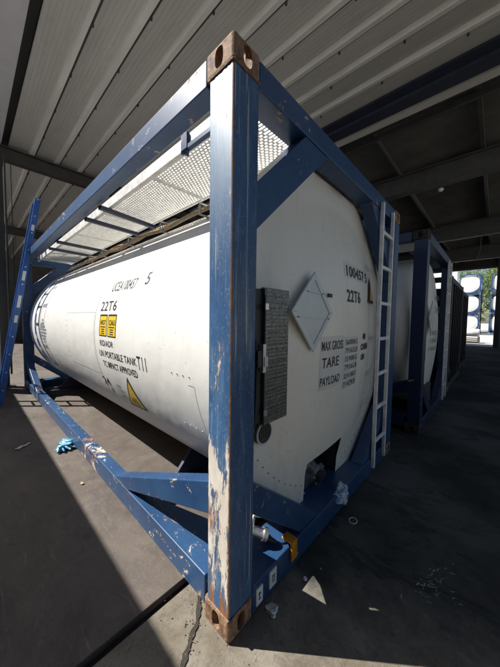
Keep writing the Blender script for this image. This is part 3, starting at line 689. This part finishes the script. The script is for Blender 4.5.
# air valve fitting in silver on the sill
vf = empty_part = MB(); q = Vector((.30, .19, .26))
vf.tube([q+Vector((-.02,.08,.05)), q, q+Vector((.075,-.07,-.035))], [.034,.030,.026], 14); vf.tube([q+Vector((.075,-.07,-.035)), q+Vector((.09,-.085,-.043))], .036, 14); vf.tube([q+Vector((-.005,.02,.01)), q+Vector((.004,.008,.004))], .044, 14)
vf.tube([q+Vector((-.04,0,-.10)), q+Vector((-.03,0,0))], .022, 10).tube([q+Vector((.03,-.03,.0)), q+Vector((.05,-.02,.06)), q+Vector((.10,-.06,.05))], .009, 8)
B(vf, 'drain_valve', M['silver'])
B(MB().tube([q+Vector((.08,-.075,-.05)), q+Vector((.13,-.12,-.09))], [.02,.012], 8).tube([q+Vector((.10,-.05,-.07)), q+Vector((.14,-.07,-.095))], .012, 8), 'drain_hose', M['black'])
# chalky spilled paint lump on the sill under the valve box
pm = N('spilled_paint'); a = pm.noise(28, (1,1,1), 8, .75); pmm = pm.out(pm.mix(pm.ramp(a, [(.47, 0.), (.52, 1.)]), (.08,.25,.55), (.66,.67,.64)), .7); pm.bump(a, .8, .01)
bm = bmesh.new(); bmesh.ops.create_icosphere(bm, subdivisions=3, radius=1)
for v in bm.verts:
    n_ = 1+.16*math.sin(v.co.x*5+1)+.14*math.sin(v.co.y*7)+.1*math.sin(v.co.z*9+v.co.x*4); v.co = Vector((v.co.x*.10*n_+1.17, v.co.y*.045*n_+.012, v.co.z*.075*n_+.118))+Vector(SH)
me = bpy.data.meshes.new('paint_spill'); bm.to_mesh(me); bm.free(); me.materials.append(pmm)
for p_ in me.polygons: p_.use_smooth = True
o = bpy.data.objects.new('paint_spill', me); COL.objects.link(o); o.parent = c1

# ------------------------------------------------------------------ second tank container in the row
c2 = empty('tank_container', (3.13+W/2, -.15+L/2, 0))
tag(c2, 'second white tank in a navy frame, parked right behind the foreground tank', 'tank container', 'tank containers parked in a row')
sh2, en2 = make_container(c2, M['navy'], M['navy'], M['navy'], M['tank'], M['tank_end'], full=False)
end_ladder(c2, B)
end_text(en2, '100418 4', .115, 1.27, 1.80, width=.62); end_text(en2, '22T6', .13, 1.265, 1.60, width=.30)
for s_, z in (('MAX GROSS', 1.25), ('TARE', 1.13), ('PAYLOAD', 1.01)): end_text(en2, s_, .085, .885, z, width=.3, bold=.001)
for s_, z in (('36000KG', 1.265), ('79365LB', 1.20), ('3590KG', 1.135), ('32410KG', 1.0)): end_text(en2, s_, .058, 1.24, z, width=.255, bold=.0)
B(MB().box(.262, .486, .050, .066, .905, 1.612), 'data_plate', M['plate'], c2)
B(MB().prism([(a, PY, b) for a, b in dia(1)], (0, .012, 0)), 'placard_holder', M['placard'], en2)
mb = MB(); cyl_patch(mb, 3.0, 5.0, 150, 153, RT+.0013); B(mb, 'cladding_strap', M['ink_grey'], sh2)
B(MB().box(.2,.7,.17,5.5,2.50,2.515), 'walkway_grating', M['grating'], c2)
mb = MB().box(.86,1.37,.10,.17,.16,.45); B(mb, 'valve_box', M['steel_dark'], c2)

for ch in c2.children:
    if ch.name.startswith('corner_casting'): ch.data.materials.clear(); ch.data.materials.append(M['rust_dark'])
# ------------------------------------------------------------------ black tank containers further down the row
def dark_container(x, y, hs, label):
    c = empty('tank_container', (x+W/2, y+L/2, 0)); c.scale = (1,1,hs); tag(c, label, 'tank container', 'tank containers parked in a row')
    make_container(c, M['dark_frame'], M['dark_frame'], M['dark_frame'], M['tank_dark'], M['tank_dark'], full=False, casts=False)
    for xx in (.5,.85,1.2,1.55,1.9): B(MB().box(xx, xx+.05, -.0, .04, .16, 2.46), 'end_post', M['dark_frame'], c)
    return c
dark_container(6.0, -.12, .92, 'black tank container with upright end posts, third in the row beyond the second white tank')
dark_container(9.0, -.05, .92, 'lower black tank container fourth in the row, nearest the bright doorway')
dr = empty('steel_drum', (12.6, .35, 0)); tag(dr, 'small dark steel drum glinting beside the black containers near the doorway', 'drum')
mb = MB(); mb.tube([(0,0,.0),(0,0,.3),(0,0,.31),(0,0,.6),(0,0,.61),(0,0,.9)], [.29,.29,.30,.30,.29,.29], 24); mb.build('drum_body', plain('grey_drum', (.25,.25,.26), .3, .7), dr); MB().tube([(0,0,.9),(0,0,.92)], .3, 24).build('lid', M['steel_dark'], dr)

# ------------------------------------------------------------------ outside the doorway
proto = empty('tank_container', (0,0,0)); make_container(proto, M['stack_blue'] if 'stack_blue' in M else M['blue'], M['blue'], M['blue'], M['tank'], M['tank'], full=False, casts=False)
spots = [(45, 2.05, 0), (45, 2.05, 1), (45, 2.05, 2), (45, -1.32, 0), (45, -1.32, 1), (45, -1.32, 2)]
names = ['bottom white tank', 'middle white tank', 'top white tank']
for i, (x, y, k) in enumerate(spots):
    o = proto if i == 0 else copy_tree(proto)
    o.location = (x+L/2, y, k*2.6); o.rotation_euler = (0,0,-math.pi/2)
    tag(o, names[k]+(' of the left stack seen through the bright doorway' if i < 3 else ' of the right stack at the doorway edge, beyond the trees'), 'tank container', 'tank containers stacked outside the doorway')
oc = empty('box_container', (39, 4.9, 5.2)); tag(oc, 'pale box container with yellow lettering high up behind the doorway', 'container')
MB().box(-1.2,1.2,-2.2,2.2,0,2.6).build('body', plain('pale_container', (.6,.68,.75), .5), oc); 
vs, fs = text_geo('TANK LINES', .5, .8); MB().add([(-1.21, 2.0-a*.9, 1.5+b) for a, b in vs], fs).build('lettering', M['yellow'], oc)
oc2 = empty('box_container', (39, 4.9, 2.6)); tag(oc2, 'pale blue box container under the lettered one behind the doorway', 'container'); MB().box(-1.2,1.2,-2.2,2.2,0,2.58).build('body', plain('blue_container', (.25,.4,.55), .5), oc2)
oc3 = empty('box_container', (39, 4.9, 0)); tag(oc3, 'lowest pale box container on the ground behind the doorway', 'container'); MB().box(-1.2,1.2,-2.2,2.2,0,2.58).build('body', plain('grey_container', (.4,.42,.45), .5), oc3)
pt = empty('pallet_stack', (24, .9, 0)); tag(pt, 'low stack of dark pallets under a white tub outside the doorway', 'pallet stack')
for i in range(3): MB().box(-.6,.6,-.9,.5,.02+i*.13,.045+i*.13).box(-.6,.6,-.9,-.8,.045+i*.13,.14+i*.13).box(-.6,.6,.4,.5,.045+i*.13,.14+i*.13).build('pallet', plain('dark_pallet', (.08,.07,.06), .8), pt)
tb = empty('white_tub', (24, .75, .42)); tag(tb, 'white rounded tub lying on the dark pallets outside the doorway', 'tub')
MB().tube([(0,-.75,.28),(0,-.70,.28),(0,.6,.28),(0,.65,.28)], [.2,.28,.28,.2], 20).build('tub_body', plain('white_tub', (.75,.76,.78), .4), tb); MB().tube([(0,-.79,.28),(0,-.75,.28)], .12, 16).build('tub_cap', M['steel_dark'], tb)
# trees
leafm = []
for k, c_ in enumerate(((.045,.085,.02),(.09,.14,.035),(.03,.06,.018))):
    n = N('leaf%d' % k); n.out(n.mix(n.noise(3), c_, tuple(x*1.6 for x in c_)), .55); leafm.append(n.m)
bark = plain('bark', (.09,.07,.05), .9, 0, .3, 10, .5)
def tree(x, y, h, cr, label):
    t = empty('tree', (x, y, 0)); tag(t, label, 'tree', 'trees behind the stacked tanks')
    tm = MB(); tm.tube([(0,0,0),(.1,0,h*.25),(0,.1,h*.5),(.1,0,h*.8)], [.22,.17,.12,.04], 8)
    tips = []
    for k in range(9):
        a = k*2.4; z = h*(.3+.06*k); e = Vector((math.cos(a)*cr*.7, math.sin(a)*cr*.7, z+h*.16)); tm.tube([(0,0,z),(e.x*.5,e.y*.5,z+h*.05),e], [.07,.05,.02], 6); tips.append(e)
    tm.build('trunk', bark, t)
    mb = MB(); 
    for k in range(130):
        b = rnd.choice(tips) if rnd.random() < .6 else Vector((0,0,h*rnd.uniform(.2,.8))); c_ = b+Vector((rnd.gauss(0,cr*.35), rnd.gauss(0,cr*.35), rnd.gauss(0,h*.12))); rad = rnd.uniform(.3,.7)
        for j in range(60):
            p = c_+Vector((rnd.gauss(0,rad*.6), rnd.gauss(0,rad*.6), rnd.gauss(0,rad*.5))); e = Euler((rnd.random()*6, rnd.random()*6, rnd.random()*6)).to_matrix(); l_ = rnd.uniform(.08,.16)
            mb.add([p+e@Vector(q) for q in ((-l_,0,0),(0,-l_*.5,0),(l_,0,.02),(0,l_*.5,0))], [(0,1,2,3)])
    mb.build('crown', leafm[1], t)
tree(54, -.2, 10, 2.6, 'tall leafy tree showing in the gap between the two stacks of tanks')
tree(57, -3.6, 11, 3.0, 'bushy tree behind the right stack of tanks')
tree(56, 3.4, 10, 3.0, 'leafy tree behind the left stack of tanks')

# ------------------------------------------------------------------ leaning blue ladder
ld = empty('ladder', (-.43, 5.1, 0)); tag(ld, 'tall blue ladder leaning on the far corner of the foreground tank frame', 'ladder')
base = Vector((0,0,.012)); d = Vector((.58, .0, 3.52)).normalized(); LL = 3.46
for y in (-.17, .17):
    mb = MB(); a = base+Vector((0,y,0)); b = a+d*LL; mb.bar(a, b, .028, .075, up=(1,0,0)) ; mb.build('ladder_rail', plain('ladder_blue', (.02,.10,.36), .35), ld, bevel=.004)
for i in range(12):
    c_ = base+d*(.25+i*.29); MB().tube([c_+Vector((0,-.156,0)), c_+Vector((0,.156,0))], .015, 8).build('ladder_rung', M['alu'], ld)
mb = MB()
for i in range(12):
    c_ = base+d*(.25+i*.29)+Vector((0,-.186,0)); mb.tube([c_, c_+Vector((0,-.004,0))], .011, 8)
mb.build('rung_rivets', M['alu'], ld)
mb = MB()
for t_, l_ in ((1.35,.12),(1.6,.2),(2.05,.16),(2.9,.1)):
    MB().bar(base+d*t_+Vector((0,-.1855,0)), base+d*(t_+l_)+Vector((0,-.1855,0)), .003, .04, up=(1,0,0)).build('ladder_sticker', M['label'], ld)

# ------------------------------------------------------------------ small litter
def blob(mb, cen, rad, sq=(1,1,1), seed=0, sub=2):
    bm = bmesh.new(); bmesh.ops.create_icosphere(bm, subdivisions=sub, radius=1); q = random.Random(seed); ph = [q.random()*6 for _ in range(6)]
    for v in bm.verts:
        c = v.co; k = 1+.25*math.sin(c.x*4+ph[0])+.22*math.sin(c.y*5+ph[1])+.2*math.sin(c.z*6+ph[2])+.12*math.sin(c.x*11+c.y*9+ph[3]); v.co = Vector((c.x*sq[0]*k, c.y*sq[1]*k, c.z*sq[2]*k))*rad+Vector(cen)
    bm.verts.index_update(); mb.add([v.co[:] for v in bm.verts], [[v.index for v in f_.verts] for f_ in bm.faces], True); bm.free()
n = N('glove_blue'); c_ = n.mix(n.ramp(n.noise(16), [(.47, 0.), (.55, 1.)]), (.01,.17,.34), (.22,.5,.6)); gm = n.out(c_, .5)
gl = MB(); blob(gl, (0,0,.035), .062, (1,1.3,.5), 1, 3); blob(gl, (.075,.02,.05), .055, (1.2,.8,.7), 2, 3); blob(gl, (-.06,-.07,.03), .045, (1,1,.6), 3, 3)
for k in range(4): 
    a = -2.3+k*.42; gl.tube([(0-.02,-.02,.035), (-.02+.09*math.cos(a), -.02+.09*math.sin(a), .045-.004*k), (-.02+.135*math.cos(a+.15), -.02+.135*math.sin(a+.15), .022)], [.018,.014,.009], 8)
gl.tube([(.02,.06,.04),(.07,.11,.03),(.08,.14,.015)], [.016,.013,.009], 8)
o = gl.build('glove', gm, loc=(-.045, 2.62, .012)); tag(o, 'crumpled bright blue work glove lying on the sunlit slab beside the bottom rail', 'glove')
mb = MB(); pts = [(.033*math.cos(t*math.pi/14), .026*math.sin(t*math.pi/14), .004) for t in range(29)]; mb.tube(pts, .0032, 6, False)
o = mb.build('rubber_ring', plain('white_ring', (.62,.62,.6), .5), loc=(1.12,-.11,0)); tag(o, 'small white ring lying on the dark asphalt', 'ring')
mb = MB(); blob(mb, (0,0,.014), .024, (1,1.1,.7), 5, 3); o = mb.build('foil_scrap', M['silver'], loc=(.245,-.054,0)); tag(o, 'crumpled silver foil scrap on the asphalt below the white labels', 'foil scrap')
mb = MB().tube([(0,0,0),(0,0,.009)], [.011,.009], 12); o = mb.build('bottle_cap', plain('cap_white', (.8,.8,.8), .4), loc=(.505,-.085,.0)); tag(o, 'small white bottle cap at the tip of the sunlit patch', 'bottle cap')
def scrap(name, x, y, z, sx, sy, rot, mat, label, cat, seed):
    q = random.Random(seed); mb = MB(); k = 6; vs = []
    for i in range(k+1):
        for j in range(4): vs.append(((i/k-.5)*sx, (j/3-.5)*sy*(1+.3*math.sin(i)), .004+.35*sy*abs(math.sin(i*1.1+j+seed)))) 
    mb.add(vs, [(i*4+j, i*4+j+1, (i+1)*4+j+1, (i+1)*4+j) for i in range(k) for j in range(3)], True)
    o = mb.build(name, mat, loc=(x,y,z)); o.rotation_euler = (0,0,rot); m = o.modifiers.new('s','SOLIDIFY'); m.thickness = .001; tag(o, label, cat)
scrap('paper_scrap', -.365, 2.95, .012, .15, .035, .5, plain('paper', (.7,.66,.62), .8), 'pale torn paper scrap on the shaded slab at the left edge', 'paper scrap', 2)
scrap('leaf_scrap', -.11, 1.75, .012, .04, .02, 1.5, plain('dry_leaf', (.4,.33,.2), .8), 'tiny dry leaf near the shade line on the slab', 'leaf', 4)
scrap('plastic_scrap', 1.32, .28, .0, .05, .02, 1.5, plain('pale_plastic', (.5,.5,.5), .8), 'pale plastic scrap under the end sill in shadow', 'plastic scrap', 6)
mb = MB().tube([(0,0,0),(0,0,.006)], .004, 8); tag(mb.build('pebble', plain('pebble', (.5,.5,.48), .8), loc=(.62,-.12,0)), 'tiny pale pebble on the dark asphalt between the ring and the sunlit patch', 'pebble')
